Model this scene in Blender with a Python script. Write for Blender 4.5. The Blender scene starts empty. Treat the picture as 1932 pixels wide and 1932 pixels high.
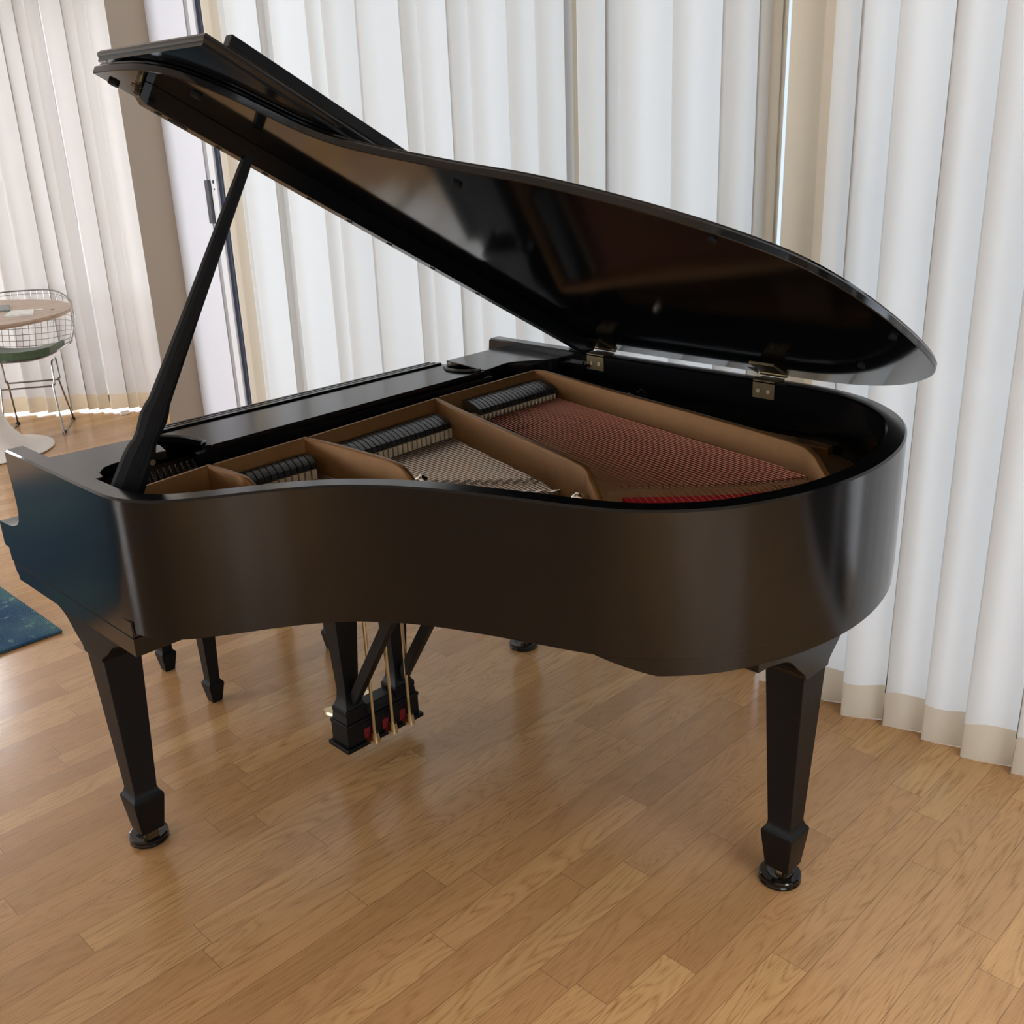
import bpy, bmesh, math, random
from mathutils import Vector, Matrix
random.seed(7)
S = bpy.context.scene
COL = S.collection
PI = math.pi
cos, sin, rad = math.cos, math.sin, math.radians

# ------------------------------------------------------------------ frame
# world X = along the keyboard towards the bass side (u), world Y = -v (v runs from keyboard to tail)
YAW = rad(44.5916463)
def P(u, v, z): return Vector((u, -v, z))

# ------------------------------------------------------------------ materials
def new_mat(name):
    m = bpy.data.materials.new(name); m.use_nodes = True
    nt = m.node_tree; nt.nodes.clear()
    out = nt.nodes.new('ShaderNodeOutputMaterial')
    return m, nt, out
def N(nt, t, **kw):
    n = nt.nodes.new(t)
    for k, v in kw.items():
        if k in n.inputs.keys(): n.inputs[k].default_value = v
        else: setattr(n, k, v)
    return n
def L(nt, a, b): nt.links.new(a, b)
def pbr(name, col, rough=.5, metal=0., spec=.5, noise=None, bump=0., bscale=200., coat=0., sheen=0., tint=None):
    m, nt, out = new_mat(name)
    b = N(nt, 'ShaderNodeBsdfPrincipled')
    b.inputs['Base Color'].default_value = (*col, 1)
    b.inputs['Roughness'].default_value = rough
    b.inputs['Metallic'].default_value = metal
    b.inputs['Specular IOR Level'].default_value = spec
    b.inputs['Coat Weight'].default_value = coat
    b.inputs['Sheen Weight'].default_value = sheen
    tc = N(nt, 'ShaderNodeTexCoord')
    if noise:
        nz = N(nt, 'ShaderNodeTexNoise'); nz.inputs['Scale'].default_value = noise[0]; nz.inputs['Detail'].default_value = 4
        L(nt, tc.outputs['Object'], nz.inputs['Vector'])
        mx = N(nt, 'ShaderNodeMix', data_type='RGBA')
        mx.inputs['A'].default_value = (*[c * (1 - noise[1]) for c in col], 1)
        mx.inputs['B'].default_value = (*[min(1, c * (1 + noise[1])) for c in col], 1)
        L(nt, nz.outputs['Fac'], mx.inputs['Factor']); L(nt, mx.outputs['Result'], b.inputs['Base Color'])
    if bump:
        nb = N(nt, 'ShaderNodeTexNoise'); nb.inputs['Scale'].default_value = bscale; nb.inputs['Detail'].default_value = 3
        L(nt, tc.outputs['Object'], nb.inputs['Vector'])
        bp = N(nt, 'ShaderNodeBump'); bp.inputs['Strength'].default_value = bump; bp.inputs['Distance'].default_value = .002
        L(nt, nb.outputs['Fac'], bp.inputs['Height']); L(nt, bp.outputs['Normal'], b.inputs['Normal'])
    L(nt, b.outputs['BSDF'], out.inputs['Surface'])
    return m

def ebony_mat(name, rough, stretch, spec=.5):
    # hand-rubbed black lacquer: faint brushing along one axis breaks up the gloss
    m, nt, out = new_mat(name)
    b = N(nt, 'ShaderNodeBsdfPrincipled')
    b.inputs['Base Color'].default_value = (.0030, .0034, .0042, 1)
    b.inputs['Specular IOR Level'].default_value = spec
    tc = N(nt, 'ShaderNodeTexCoord'); mp = N(nt, 'ShaderNodeMapping'); mp.inputs['Scale'].default_value = stretch
    nz = N(nt, 'ShaderNodeTexNoise'); nz.inputs['Scale'].default_value = 30; nz.inputs['Detail'].default_value = 5
    L(nt, tc.outputs['Object'], mp.inputs['Vector']); L(nt, mp.outputs['Vector'], nz.inputs['Vector'])
    mr = N(nt, 'ShaderNodeMapRange'); mr.inputs['To Min'].default_value = rough * .8; mr.inputs['To Max'].default_value = rough * 1.25
    L(nt, nz.outputs['Fac'], mr.inputs['Value']); L(nt, mr.outputs['Result'], b.inputs['Roughness'])
    bp = N(nt, 'ShaderNodeBump'); bp.inputs['Strength'].default_value = .02; bp.inputs['Distance'].default_value = .001
    L(nt, nz.outputs['Fac'], bp.inputs['Height']); L(nt, bp.outputs['Normal'], b.inputs['Normal'])
    L(nt, b.outputs['BSDF'], out.inputs['Surface'])
    return m

EB = ebony_mat('ebony_satin', .15, (1, 8, 40), .40)
EBL = ebony_mat('ebony_lid', .085, (1, 8, 40))
EBD = ebony_mat('ebony_legs', .40, (8, 8, 1), .22)
EBP = ebony_mat('ebony_prop', .6, (8, 8, 1), .2)
GOLD = pbr('gilded_iron', (.20, .098, .032), .40, .55, .5, noise=(60, .12), bump=.15, bscale=350)
COPPER = pbr('copper_winding', (.46, .185, .125), .40, .6)
PIN = pbr('blued_steel', (.09, .085, .08), .35, .9)
STEEL = pbr('steel_wire', (.42, .38, .33), .35, .9)
NICKEL = pbr('nickel', (.75, .72, .66), .16, 1.)
BRASS = pbr('brass', (.70, .58, .34), .28, 1., noise=(40, .1))
OLDBRASS = pbr('aged_brass', (.125, .09, .048), .42, .9, noise=(60, .2))
FELTW = pbr('cream_felt', (.40, .325, .225), .95, 0, .1, noise=(90, .12), bump=.3, bscale=600)
FELTR = pbr('red_felt', (.36, .02, .028), .95, 0, .1, noise=(80, .2), bump=.4, bscale=600)
FELTD = pbr('dark_red_felt', (.15, .012, .014), .95, 0, .1)
SPRUCE = pbr('spruce_board', (.34, .20, .09), .45, 0, .4, noise=(25, .18))
BRIDGE = pbr('maple_bridge', (.25, .15, .07), .5, 0, .4, noise=(40, .15))
DAMP = pbr('black_wood', (.012, .013, .014), .30, 0, .5)
FELTB = pbr('dark_felt', (.012, .012, .014), .9, 0, .2)
CUP = pbr('black_bakelite', (.008, .007, .007), .07, 0, .5)
RUBBER = pbr('black_rubber', (.006, .006, .006), .6, 0, .2)
WALLM = pbr('painted_wall', (.62, .59, .55), .85, 0, .2, noise=(3, .02), bump=.05, bscale=120)
COLM = pbr('beige_paint', (.45, .385, .31), .85, 0, .2, noise=(3, .02), bump=.05, bscale=120)
TRIMW = pbr('white_trim', (.78, .80, .87), .5, 0, .4)
CEILM = pbr('ceiling_paint', (.80, .78, .74), .9)
ALUW = pbr('white_aluminium', (.80, .82, .86), .35, 0, .5)
ALUG = pbr('grey_aluminium', (.42, .42, .43), .4, .3)
NAVY = pbr('dark_gasket', (.02, .022, .05), .5)
TULIP = pbr('white_lacquer', (.80, .78, .75), .28, 0, .5)
CHROME = pbr('chrome_wire', (.30, .29, .28), .30, 1.)
CUSH = pbr('green_felt', (.085, .125, .07), .95, 0, .15, noise=(60, .3), bump=.4, bscale=500, sheen=.3)
PAPER = pbr('paper', (.72, .74, .72), .6, 0, .3, noise=(25, .3))
PAPERD = pbr('dark_paper', (.16, .18, .18), .4, 0, .4, noise=(30, .7))
PALE = pbr('pale_lavender_cloth', (.72, .71, .80), .85, 0, .2, noise=(40, .05))

def glass_mat():
    m, nt, out = new_mat('window_glass')
    t = N(nt, 'ShaderNodeBsdfTransparent'); t.inputs['Color'].default_value = (.93, .96, 1, 1)
    g = N(nt, 'ShaderNodeBsdfGlossy'); g.inputs['Roughness'].default_value = .02
    fr = N(nt, 'ShaderNodeFresnel'); fr.inputs['IOR'].default_value = 1.45
    mx = N(nt, 'ShaderNodeMixShader'); L(nt, fr.outputs['Fac'], mx.inputs['Fac'])
    L(nt, t.outputs['BSDF'], mx.inputs[1]); L(nt, g.outputs['BSDF'], mx.inputs[2]); L(nt, mx.outputs['Shader'], out.inputs['Surface'])
    return m
GLASS = glass_mat()

def cloth_mat(name, refl, trans, mixf):
    m, nt, out = new_mat(name)
    tc = N(nt, 'ShaderNodeTexCoord'); mp = N(nt, 'ShaderNodeMapping'); mp.inputs['Scale'].default_value = (900, 900, 900)
    wv = N(nt, 'ShaderNodeTexNoise'); wv.inputs['Scale'].default_value = 1.
    L(nt, tc.outputs['Object'], mp.inputs['Vector']); L(nt, mp.outputs['Vector'], wv.inputs['Vector'])
    bp = N(nt, 'ShaderNodeBump'); bp.inputs['Strength'].default_value = .08; bp.inputs['Distance'].default_value = .001
    L(nt, wv.outputs['Fac'], bp.inputs['Height'])
    d = N(nt, 'ShaderNodeBsdfDiffuse'); d.inputs['Color'].default_value = (*refl, 1)
    t = N(nt, 'ShaderNodeBsdfTranslucent'); t.inputs['Color'].default_value = (*trans, 1)
    L(nt, bp.outputs['Normal'], d.inputs['Normal'])
    mx = N(nt, 'ShaderNodeMixShader'); mx.inputs['Fac'].default_value = mixf
    L(nt, d.outputs['BSDF'], mx.inputs[1]); L(nt, t.outputs['BSDF'], mx.inputs[2]); L(nt, mx.outputs['Shader'], out.inputs['Surface'])
    return m
SHEER = cloth_mat('sheer_curtain', (.80, .78, .75), (.82, .83, .82), .50)
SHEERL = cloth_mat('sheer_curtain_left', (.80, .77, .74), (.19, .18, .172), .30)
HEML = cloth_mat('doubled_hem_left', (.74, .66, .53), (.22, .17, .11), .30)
HEM = cloth_mat('doubled_hem', (.74, .68, .58), (.62, .52, .38), .34)

def floor_mat():
    m, nt, out = new_mat('oak_strip_floor')
    b = N(nt, 'ShaderNodeBsdfPrincipled'); tc = N(nt, 'ShaderNodeTexCoord')
    sx = N(nt, 'ShaderNodeSeparateXYZ'); L(nt, tc.outputs['Object'], sx.inputs[0])
    W = .080
    def M(op, a, bb=None, c=None):
        n = N(nt, 'ShaderNodeMath', operation=op)
        for i, x in enumerate((a, bb, c)):
            if x is None: continue
            if isinstance(x, (int, float)): n.inputs[i].default_value = x
            else: L(nt, x, n.inputs[i])
        return n.outputs[0]
    yy = M('DIVIDE', sx.outputs['Y'], W)
    row = M('FLOOR', yy); fy = M('FRACT', yy)
    wn = N(nt, 'ShaderNodeTexWhiteNoise', noise_dimensions='1D'); L(nt, row, wn.inputs['W'])
    ln = M('MULTIPLY_ADD', wn.outputs['Value'], .7, .55)
    wn2 = N(nt, 'ShaderNodeTexWhiteNoise', noise_dimensions='1D'); L(nt, M('ADD', row, 37.3), wn2.inputs['W'])
    xo = M('MULTIPLY_ADD', wn2.outputs['Value'], 5., M('ADD', sx.outputs['X'], 40.))
    xx = M('DIVIDE', xo, ln); cell = M('FLOOR', xx); fx = M('FRACT', xx)
    cv = N(nt, 'ShaderNodeCombineXYZ'); L(nt, row, cv.inputs[0]); L(nt, cell, cv.inputs[1])
    wp = N(nt, 'ShaderNodeTexWhiteNoise', noise_dimensions='3D'); L(nt, cv.outputs[0], wp.inputs['Vector'])
    pr = wp.outputs['Value']
    sc = N(nt, 'ShaderNodeSeparateColor'); L(nt, wp.outputs['Color'], sc.inputs[0])
    # plank tone
    cr = N(nt, 'ShaderNodeValToRGB'); L(nt, pr, cr.inputs['Fac'])
    e = cr.color_ramp.elements
    e[0].position = 0; e[0].color = (.37, .20, .085, 1); e[1].position = 1; e[1].color = (.57, .35, .155, 1)
    for p_, c_ in ((.08, (.445, .25, .108, 1)), (.45, (.515, .30, .134, 1)), (.8, (.545, .325, .145, 1))):
        q = e.new(p_); q.color = c_
    # grain coordinates, shifted per plank
    gx = M('MULTIPLY_ADD', pr, 31., sx.outputs['X']); gy = M('MULTIPLY_ADD', sc.outputs['Green'], 17., sx.outputs['Y'])
    gv = N(nt, 'ShaderNodeCombineXYZ'); L(nt, gx, gv.inputs[0]); L(nt, gy, gv.inputs[1]); L(nt, pr, gv.inputs[2])
    def stretched(sxv, syv):
        mp = N(nt, 'ShaderNodeMapping'); mp.inputs['Scale'].default_value = (sxv, syv, 1); L(nt, gv.outputs[0], mp.inputs['Vector']); return mp.outputs['Vector']
    n1 = N(nt, 'ShaderNodeTexNoise'); n1.inputs['Scale'].default_value = 1; n1.inputs['Detail'].default_value = 5; L(nt, stretched(22, 620), n1.inputs['Vector'])   # pores
    n2 = N(nt, 'ShaderNodeTexNoise'); n2.inputs['Scale'].default_value = 1; n2.inputs['Detail'].default_value = 2; n2.inputs['Distortion'].default_value = .6; L(nt, stretched(1.5, 11), n2.inputs['Vector'])  # growth field
    rings = M('FRACT', M('MULTIPLY', n2.outputs['Fac'], M('MULTIPLY_ADD', sc.outputs['Blue'], 14., 12.)))
    ring = M('POWER', M('ABSOLUTE', M('MULTIPLY_ADD', rings, 2., -1.)), 2.2)
    pore = N(nt, 'ShaderNodeMapRange'); pore.inputs['From Min'].default_value = .50; pore.inputs['From Max'].default_value = .68; L(nt, n1.outputs['Fac'], pore.inputs['Value'])
    cath = M('MULTIPLY', ring, M('MULTIPLY_ADD', pore.outputs['Result'], .6, .4))
    dark = M('ADD', M('MULTIPLY', cath, M('MULTIPLY_ADD', sc.outputs['Red'], .55, .38)), M('MULTIPLY', pore.outputs['Result'], .30))
    n3 = N(nt, 'ShaderNodeTexNoise'); n3.inputs['Scale'].default_value = 1; n3.inputs['Detail'].default_value = 3; L(nt, stretched(1.3, 9), n3.inputs['Vector'])
    mul = N(nt, 'ShaderNodeMix', data_type='RGBA', blend_type='MULTIPLY'); mul.inputs['B'].default_value = (.50, .38, .28, 1)
    L(nt, dark, mul.inputs['Factor']); L(nt, cr.outputs['Color'], mul.inputs['A'])
    hv = N(nt, 'ShaderNodeHueSaturation'); L(nt, mul.outputs['Result'], hv.inputs['Color'])
    L(nt, M('MULTIPLY_ADD', n3.outputs['Fac'], .30, .85), hv.inputs['Value'])
    # seams
    ey = M('MULTIPLY', M('MINIMUM', fy, M('SUBTRACT', 1., fy)), W)
    ex = M('MULTIPLY', M('MINIMUM', fx, M('SUBTRACT', 1., fx)), ln)
    ed = M('MINIMUM', ey, ex)
    se = N(nt, 'ShaderNodeMapRange'); se.inputs['From Min'].default_value = .0002; se.inputs['From Max'].default_value = .0012; se.inputs['To Min'].default_value = .65; se.inputs['To Max'].default_value = 0
    L(nt, ed, se.inputs['Value'])
    ms = N(nt, 'ShaderNodeMix', data_type='RGBA'); ms.inputs['B'].default_value = (.10, .055, .03, 1)
    L(nt, se.outputs['Result'], ms.inputs['Factor']); L(nt, hv.outputs['Color'], ms.inputs['A'])
    L(nt, ms.outputs['Result'], b.inputs['Base Color'])
    L(nt, M('MULTIPLY_ADD', n1.outputs['Fac'], .08, .17), b.inputs['Roughness'])
    b.inputs['Specular IOR Level'].default_value = .5
    bp = N(nt, 'ShaderNodeBump'); bp.inputs['Strength'].default_value = .12; bp.inputs['Distance'].default_value = .0006
    L(nt, M('SUBTRACT', M('MULTIPLY', n1.outputs['Fac'], .5), se.outputs['Result']), bp.inputs['Height']); L(nt, bp.outputs['Normal'], b.inputs['Normal'])
    L(nt, b.outputs['BSDF'], out.inputs['Surface'])
    return m
FLOOR = floor_mat()

def wood_mat(name, c1, c2, sc=(3, 40, 40), rough=.4):
    m, nt, out = new_mat(name)
    b = N(nt, 'ShaderNodeBsdfPrincipled'); b.inputs['Roughness'].default_value = rough
    tc = N(nt, 'ShaderNodeTexCoord'); mp = N(nt, 'ShaderNodeMapping'); mp.inputs['Scale'].default_value = sc
    nz = N(nt, 'ShaderNodeTexNoise'); nz.inputs['Scale'].default_value = 1; nz.inputs['Detail'].default_value = 5
    L(nt, tc.outputs['Object'], mp.inputs['Vector']); L(nt, mp.outputs['Vector'], nz.inputs['Vector'])
    cr = N(nt, 'ShaderNodeValToRGB'); cr.color_ramp.elements[0].position = .3; cr.color_ramp.elements[1].position = .7
    cr.color_ramp.elements[0].color = (*c1, 1); cr.color_ramp.elements[1].color = (*c2, 1)
    L(nt, nz.outputs['Fac'], cr.inputs['Fac']); L(nt, cr.outputs['Color'], b.inputs['Base Color']); L(nt, b.outputs['BSDF'], out.inputs['Surface'])
    return m
TABLEW = wood_mat('pale_walnut', (.36, .26, .19), (.50, .38, .29))

def rug_mat():
    m, nt, out = new_mat('blue_rug')
    b = N(nt, 'ShaderNodeBsdfPrincipled'); b.inputs['Roughness'].default_value = .95; b.inputs['Specular IOR Level'].default_value = .1
    tc = N(nt, 'ShaderNodeTexCoord')
    a = N(nt, 'ShaderNodeTexNoise'); a.inputs['Scale'].default_value = 2.6; a.inputs['Detail'].default_value = 3
    c = N(nt, 'ShaderNodeTexNoise'); c.inputs['Scale'].default_value = 17; c.inputs['Detail'].default_value = 6; c.inputs['Roughness'].default_value = .7
    L(nt, tc.outputs['Object'], a.inputs['Vector']); L(nt, tc.outputs['Object'], c.inputs['Vector'])
    r1 = N(nt, 'ShaderNodeValToRGB'); e = r1.color_ramp.elements
    e[0].position = .35; e[0].color = (.03, .07, .15, 1); e[1].position = .66; e[1].color = (.105, .20, .195, 1)
    q = e.new(.5); q.color = (.05, .115, .175, 1)
    L(nt, a.outputs['Fac'], r1.inputs['Fac'])
    r2 = N(nt, 'ShaderNodeMapRange'); r2.inputs['From Min'].default_value = .56; r2.inputs['From Max'].default_value = .68; L(nt, c.outputs['Fac'], r2.inputs['Value'])
    mx = N(nt, 'ShaderNodeMix', data_type='RGBA'); mx.inputs['B'].default_value = (.27, .40, .32, 1)
    L(nt, r2.outputs['Result'], mx.inputs['Factor']); L(nt, r1.outputs['Color'], mx.inputs['A'])
    w = N(nt, 'ShaderNodeTexWave', wave_type='BANDS', bands_direction='X'); w.inputs['Scale'].default_value = 50; w.inputs['Distortion'].default_value = 1.5; w.inputs['Detail'].default_value = 2
    L(nt, tc.outputs['Object'], w.inputs['Vector'])
    hv = N(nt, 'ShaderNodeHueSaturation'); L(nt, mx.outputs['Result'], hv.inputs['Color'])
    mr = N(nt, 'ShaderNodeMapRange'); mr.inputs['To Min'].default_value = .72; mr.inputs['To Max'].default_value = 1.15; L(nt, w.outputs['Fac'], mr.inputs['Value']); L(nt, mr.outputs['Result'], hv.inputs['Value'])
    bp = N(nt, 'ShaderNodeBump'); bp.inputs['Strength'].default_value = .6; bp.inputs['Distance'].default_value = .004; L(nt, w.outputs['Fac'], bp.inputs['Height'])
    L(nt, bp.outputs['Normal'], b.inputs['Normal']); L(nt, hv.outputs['Color'], b.inputs['Base Color']); L(nt, b.outputs['BSDF'], out.inputs['Surface'])
    return m
RUG = rug_mat()

# ------------------------------------------------------------------ mesh helpers
def obj(name, bm, m, parent=None, smooth=35, label=None, kind=None, bevel=0, recalc=True):
    if recalc: bmesh.ops.recalc_face_normals(bm, faces=bm.faces[:])
    me = bpy.data.meshes.new(name); bm.to_mesh(me); bm.free()
    if isinstance(m, (list, tuple)):
        for x in m: me.materials.append(x)
    else: me.materials.append(m)
    o = bpy.data.objects.new(name, me); COL.objects.link(o)
    if parent: o.parent = parent
    if smooth:
        me.polygons.foreach_set('use_smooth', [True] * len(me.polygons))
        bm2 = bmesh.new(); bm2.from_mesh(me); a = rad(smooth)
        for ed in bm2.edges:
            ed.smooth = len(ed.link_faces) == 2 and ed.calc_face_angle(0) < a
        bm2.to_mesh(me); bm2.free()
    if bevel:
        md = o.modifiers.new('bevel', 'BEVEL'); md.width = bevel; md.segments = 2; md.limit_method = 'ANGLE'; md.angle_limit = rad(40)
    if label: o['label'] = label
    if kind: o['kind'] = kind
    return o
def thing(name, label, cat, loc=(0, 0, 0), rz=0, group=None):
    o = bpy.data.objects.new(name, None); COL.objects.link(o); o.empty_display_size = .1
    o.location = loc; o.rotation_euler = (0, 0, rz); o['label'] = label; o['category'] = cat
    if group: o['group'] = group
    return o
def tag(o, label, cat, group=None):
    o['label'] = label; o['category'] = cat
    if group: o['group'] = group
    return o
def struct(name, bm, m, **kw):
    o = obj(name, bm, m, **kw); o['kind'] = 'structure'; return o
def box(bm, a, b):
    x0, y0, z0 = [min(p, q) for p, q in zip(a, b)]; x1, y1, z1 = [max(p, q) for p, q in zip(a, b)]
    v = [bm.verts.new(p) for p in ((x0, y0, z0), (x1, y0, z0), (x1, y1, z0), (x0, y1, z0), (x0, y0, z1), (x1, y0, z1), (x1, y1, z1), (x0, y1, z1))]
    for f in ((0, 3, 2, 1), (4, 5, 6, 7), (0, 1, 5, 4), (1, 2, 6, 5), (2, 3, 7, 6), (3, 0, 4, 7)): bm.faces.new([v[i] for i in f])
    return v
def ubox(bm, u0, u1, v0, v1, z0, z1): return box(bm, (u0, -v0, z0), (u1, -v1, z1))
def loft(bm, rings, caps=True, closed=True):
    R = [[bm.verts.new(p) for p in r] for r in rings]
    n = len(R[0])
    for a, b in zip(R, R[1:]):
        for i in range(n if closed else n - 1):
            j = (i + 1) % n
            try: bm.faces.new((a[i], a[j], b[j], b[i]))
            except ValueError: pass
    if caps:
        bm.faces.new(R[0][::-1]); bm.faces.new(R[-1])
    return R
def prism(bm, poly, axis, a, b):
    """poly: list of 2-D points, extruded along axis ('u','v','z') from a to b; points are (v,z),(u,z),(u,v)."""
    def mk(p, t):
        if axis == 'u': return P(t, p[0], p[1])
        if axis == 'v': return P(p[0], t, p[1])
        return P(p[0], p[1], t)
    loft(bm, [[mk(p, a) for p in poly], [mk(p, b) for p in poly]])
def sq_loft(bm, c, secs):
    """square column: secs = (z, half width) or (z, hu, hv)"""
    rr = []
    for s in secs:
        hu = s[1]; hv = s[2] if len(s) > 2 else s[1]
        rr.append([P(c[0] - hu, c[1] - hv, s[0]), P(c[0] + hu, c[1] - hv, s[0]), P(c[0] + hu, c[1] + hv, s[0]), P(c[0] - hu, c[1] + hv, s[0])])
    loft(bm, rr)
def lathe(bm, c, prof, n=28, tilt=None):
    rr = [[Vector((c[0] + r * cos(2 * PI * i / n), c[1] + r * sin(2 * PI * i / n), c[2] + z)) for i in range(n)] for r, z in prof]
    loft(bm, rr)
def tube(bm, pts, r, n=8, closed=False, caps=True):
    pts = [Vector(p) for p in pts]; m = len(pts); rings = []
    rs = r if isinstance(r, (list, tuple)) else [r] * m
    up = None
    for i, p in enumerate(pts):
        t = (pts[(i + 1) % m] - pts[i - 1]) if closed else (pts[min(i + 1, m - 1)] - pts[max(i - 1, 0)])
        t.normalize()
        if up is None:
            up = Vector((0, 0, 1)) if abs(t.z) < .9 else Vector((1, 0, 0))
        s = t.cross(up)
        if s.length < 1e-4: s = t.cross(Vector((1, 0.3, 0)))
        s.normalize(); up = s.cross(t).normalized()
        rings.append([p + (s * cos(2 * PI * k / n) + up * sin(2 * PI * k / n)) * rs[i] for k in range(n)])
    if closed: rings.append(rings[0])
    if closed:
        R = [[bm.verts.new(q) for q in rg] for rg in rings[:-1]]; R.append(R[0])
        for a, b in zip(R, R[1:]):
            for k in range(n): bm.faces.new((a[k], a[(k + 1) % n], b[(k + 1) % n], b[k]))
    else: loft(bm, rings, caps)
def catmull(pts, k=6, closed=False):
    pts = [Vector(p) for p in pts]; out = []; n = len(pts)
    for i in range(n if closed else n - 1):
        if closed: p0, p1, p2, p3 = pts[i - 1], pts[i], pts[(i + 1) % n], pts[(i + 2) % n]
        else: p0, p1, p2, p3 = pts[max(i - 1, 0)], pts[i], pts[i + 1], pts[min(i + 2, n - 1)]
        for j in range(k):
            t = j / k
            out.append(.5 * ((2 * p1) + (p2 - p0) * t + (2 * p0 - 5 * p1 + 4 * p2 - p3) * t * t + (3 * p1 - p0 - 3 * p2 + p3) * t ** 3))
    if not closed: out.append(pts[-1])
    return out
def offset(poly, d, closed=False):
    out = []; n = len(poly)
    for i in range(n):
        if closed: t = poly[(i + 1) % n] - poly[i - 1]
        else: t = poly[min(i + 1, n - 1)] - poly[max(i - 1, 0)]
        t.normalize(); out.append(poly[i] + Vector((-t.y, t.x)) * -d)
    return out

# ------------------------------------------------------------------ grand piano
piano = thing('grand_piano', 'black grand piano with its lid propped open, standing before long white curtains', 'piano', P(.72, .7, 0))
BASE = piano.location.copy()
def part(name, bm, m, parent=None, **kw):
    bmesh.ops.translate(bm, verts=bm.verts[:], vec=-BASE)     # parts keep their origin at the piano's base
    return obj(name, bm, m, parent or piano, **kw)

RT = .99        # rim top
# case outline (u, v), treble arm -> tail -> bass arm
raw = [(0, .0), (0, .2), (0, .40), (.006, .49), (.034, .556), (.075, .598), (.132, .636), (.191, .672), (.25, .712), (.304, .759), (.35, .817), (.389, .882),
       (.42, .95), (.443, 1.01), (.47, 1.085), (.503, 1.18), (.535, 1.25), (.58, 1.312), (.646, 1.372), (.726, 1.415), (.812, 1.447), (.914, 1.466), (1.009, 1.469),
       (1.11, 1.456), (1.201, 1.430), (1.295, 1.386), (1.365, 1.332), (1.425, 1.258), (1.462, 1.18), (1.481, 1.09), (1.485, .98), (1.485, .6), (1.485, .2), (1.485, 0)]
OUT = [Vector((p[0], p[1])) for p in catmull([(a, b, 0) for a, b in raw], 6)]
# keep only the path between the two arms at v >= .1
PATH = [p for p in OUT]
TH = .042
INN = offset(PATH, TH)
# --- rim: curved outer case (extruded strip)
bm = bmesh.new()
i0 = next(i for i, p in enumerate(PATH) if p.y > .10)
i1 = len(PATH) - 1 - next(i for i, p in enumerate(PATH[::-1]) if p.y > .10)
RIMB = .712
rings = []
for i in range(i0, i1 + 1):
    o, q = PATH[i], INN[i]
    n = (q - o).normalized() * .004
    rings.append([P(o.x, o.y, RIMB), P(o.x, o.y, RT - .004), P(o.x + n.x, o.y + n.y, RT), P(q.x - n.x, q.y - n.y, RT), P(q.x, q.y, RT - .004), P(q.x, q.y, RIMB)])
loft(bm, rings)
part('rim', bm, EB, smooth=40)
# lower band under the tail
bm = bmesh.new(); rings = []
for i in range(i0, i1 + 1):
    if PATH[i].y < 1.20 and PATH[i].x < 1.: continue
    o = PATH[i] + (INN[i] - PATH[i]).normalized() * .0015; q = INN[i]
    if PATH[i].y < .45: break
    zb = RIMB - min(1, max(0, (PATH[i].y - 1.20) / .10 if PATH[i].x < 1 else 1)) * .034
    rings.append([P(o.x, o.y, zb), P(o.x, o.y, RIMB - .0012), P(q.x, q.y, RIMB - .0012), P(q.x, q.y, zb)])
loft(bm, rings)
part('tail_plinth', bm, EB, smooth=40)
# --- arms (cheeks) with the scrolled front
AV = PATH[i0].y
arm = [(AV, RT), (0.004, RT), (0, RT - .0045), (-.004, .945), (.0, .905), (.003, .874), (.001, .846), (-.008, .823), (-.022, .812), (-.045, .803), (-.07, .799), (-.10, .797), (-.13, .796),
       (-.134, .790), (-.133, .742), (-.128, .7368), (AV, .7368)]
for s, ua, ub in ((0, 0, .042), (1, 1.443, 1.485)):
    bm = bmesh.new()
    pr_ = [((a if a != AV else PATH[i0 if s == 0 else i1].y), b) for a, b in arm]; low = [(a, min(b, RT - .004)) for a, b in pr_]
    loft(bm, [[P(t, a, b) for a, b in pl_] for t, pl_ in ((ua, low), (ua + .004, pr_), (ub - .004, pr_), (ub, low))]); part('arm', bm, EB, smooth=40)
# --- keybed with stepped mouldings
bm = bmesh.new()
prism(bm, [(-.112, .7365), (-.110, .706), (-.100, .7025), (.485, .7025), (.485, .7365)], 'u', .0008, 1.484)
prism(bm, [(-.097, .702), (-.090, .681), (-.082, .677), (-.080, .664), (.488, .664), (.488, .702)], 'u', -.0008, 1.4858)
part('keybed', bm, EB, smooth=30)
bm = bmesh.new(); ubox(bm, .042, 1.443, -.128, -.09, .738, .795); part('key_slip', bm, EB, bevel=.003)
bm = bmesh.new(); prism(bm, [(-.085, .80), (-.08, .806), (-.02, .815), (.03, .86), (.055, .93), (.06, .955), (.075, .955), (.075, .738), (-.085, .738)], 'u', .044, 1.441); part('fallboard', bm, EB, smooth=30)
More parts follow.
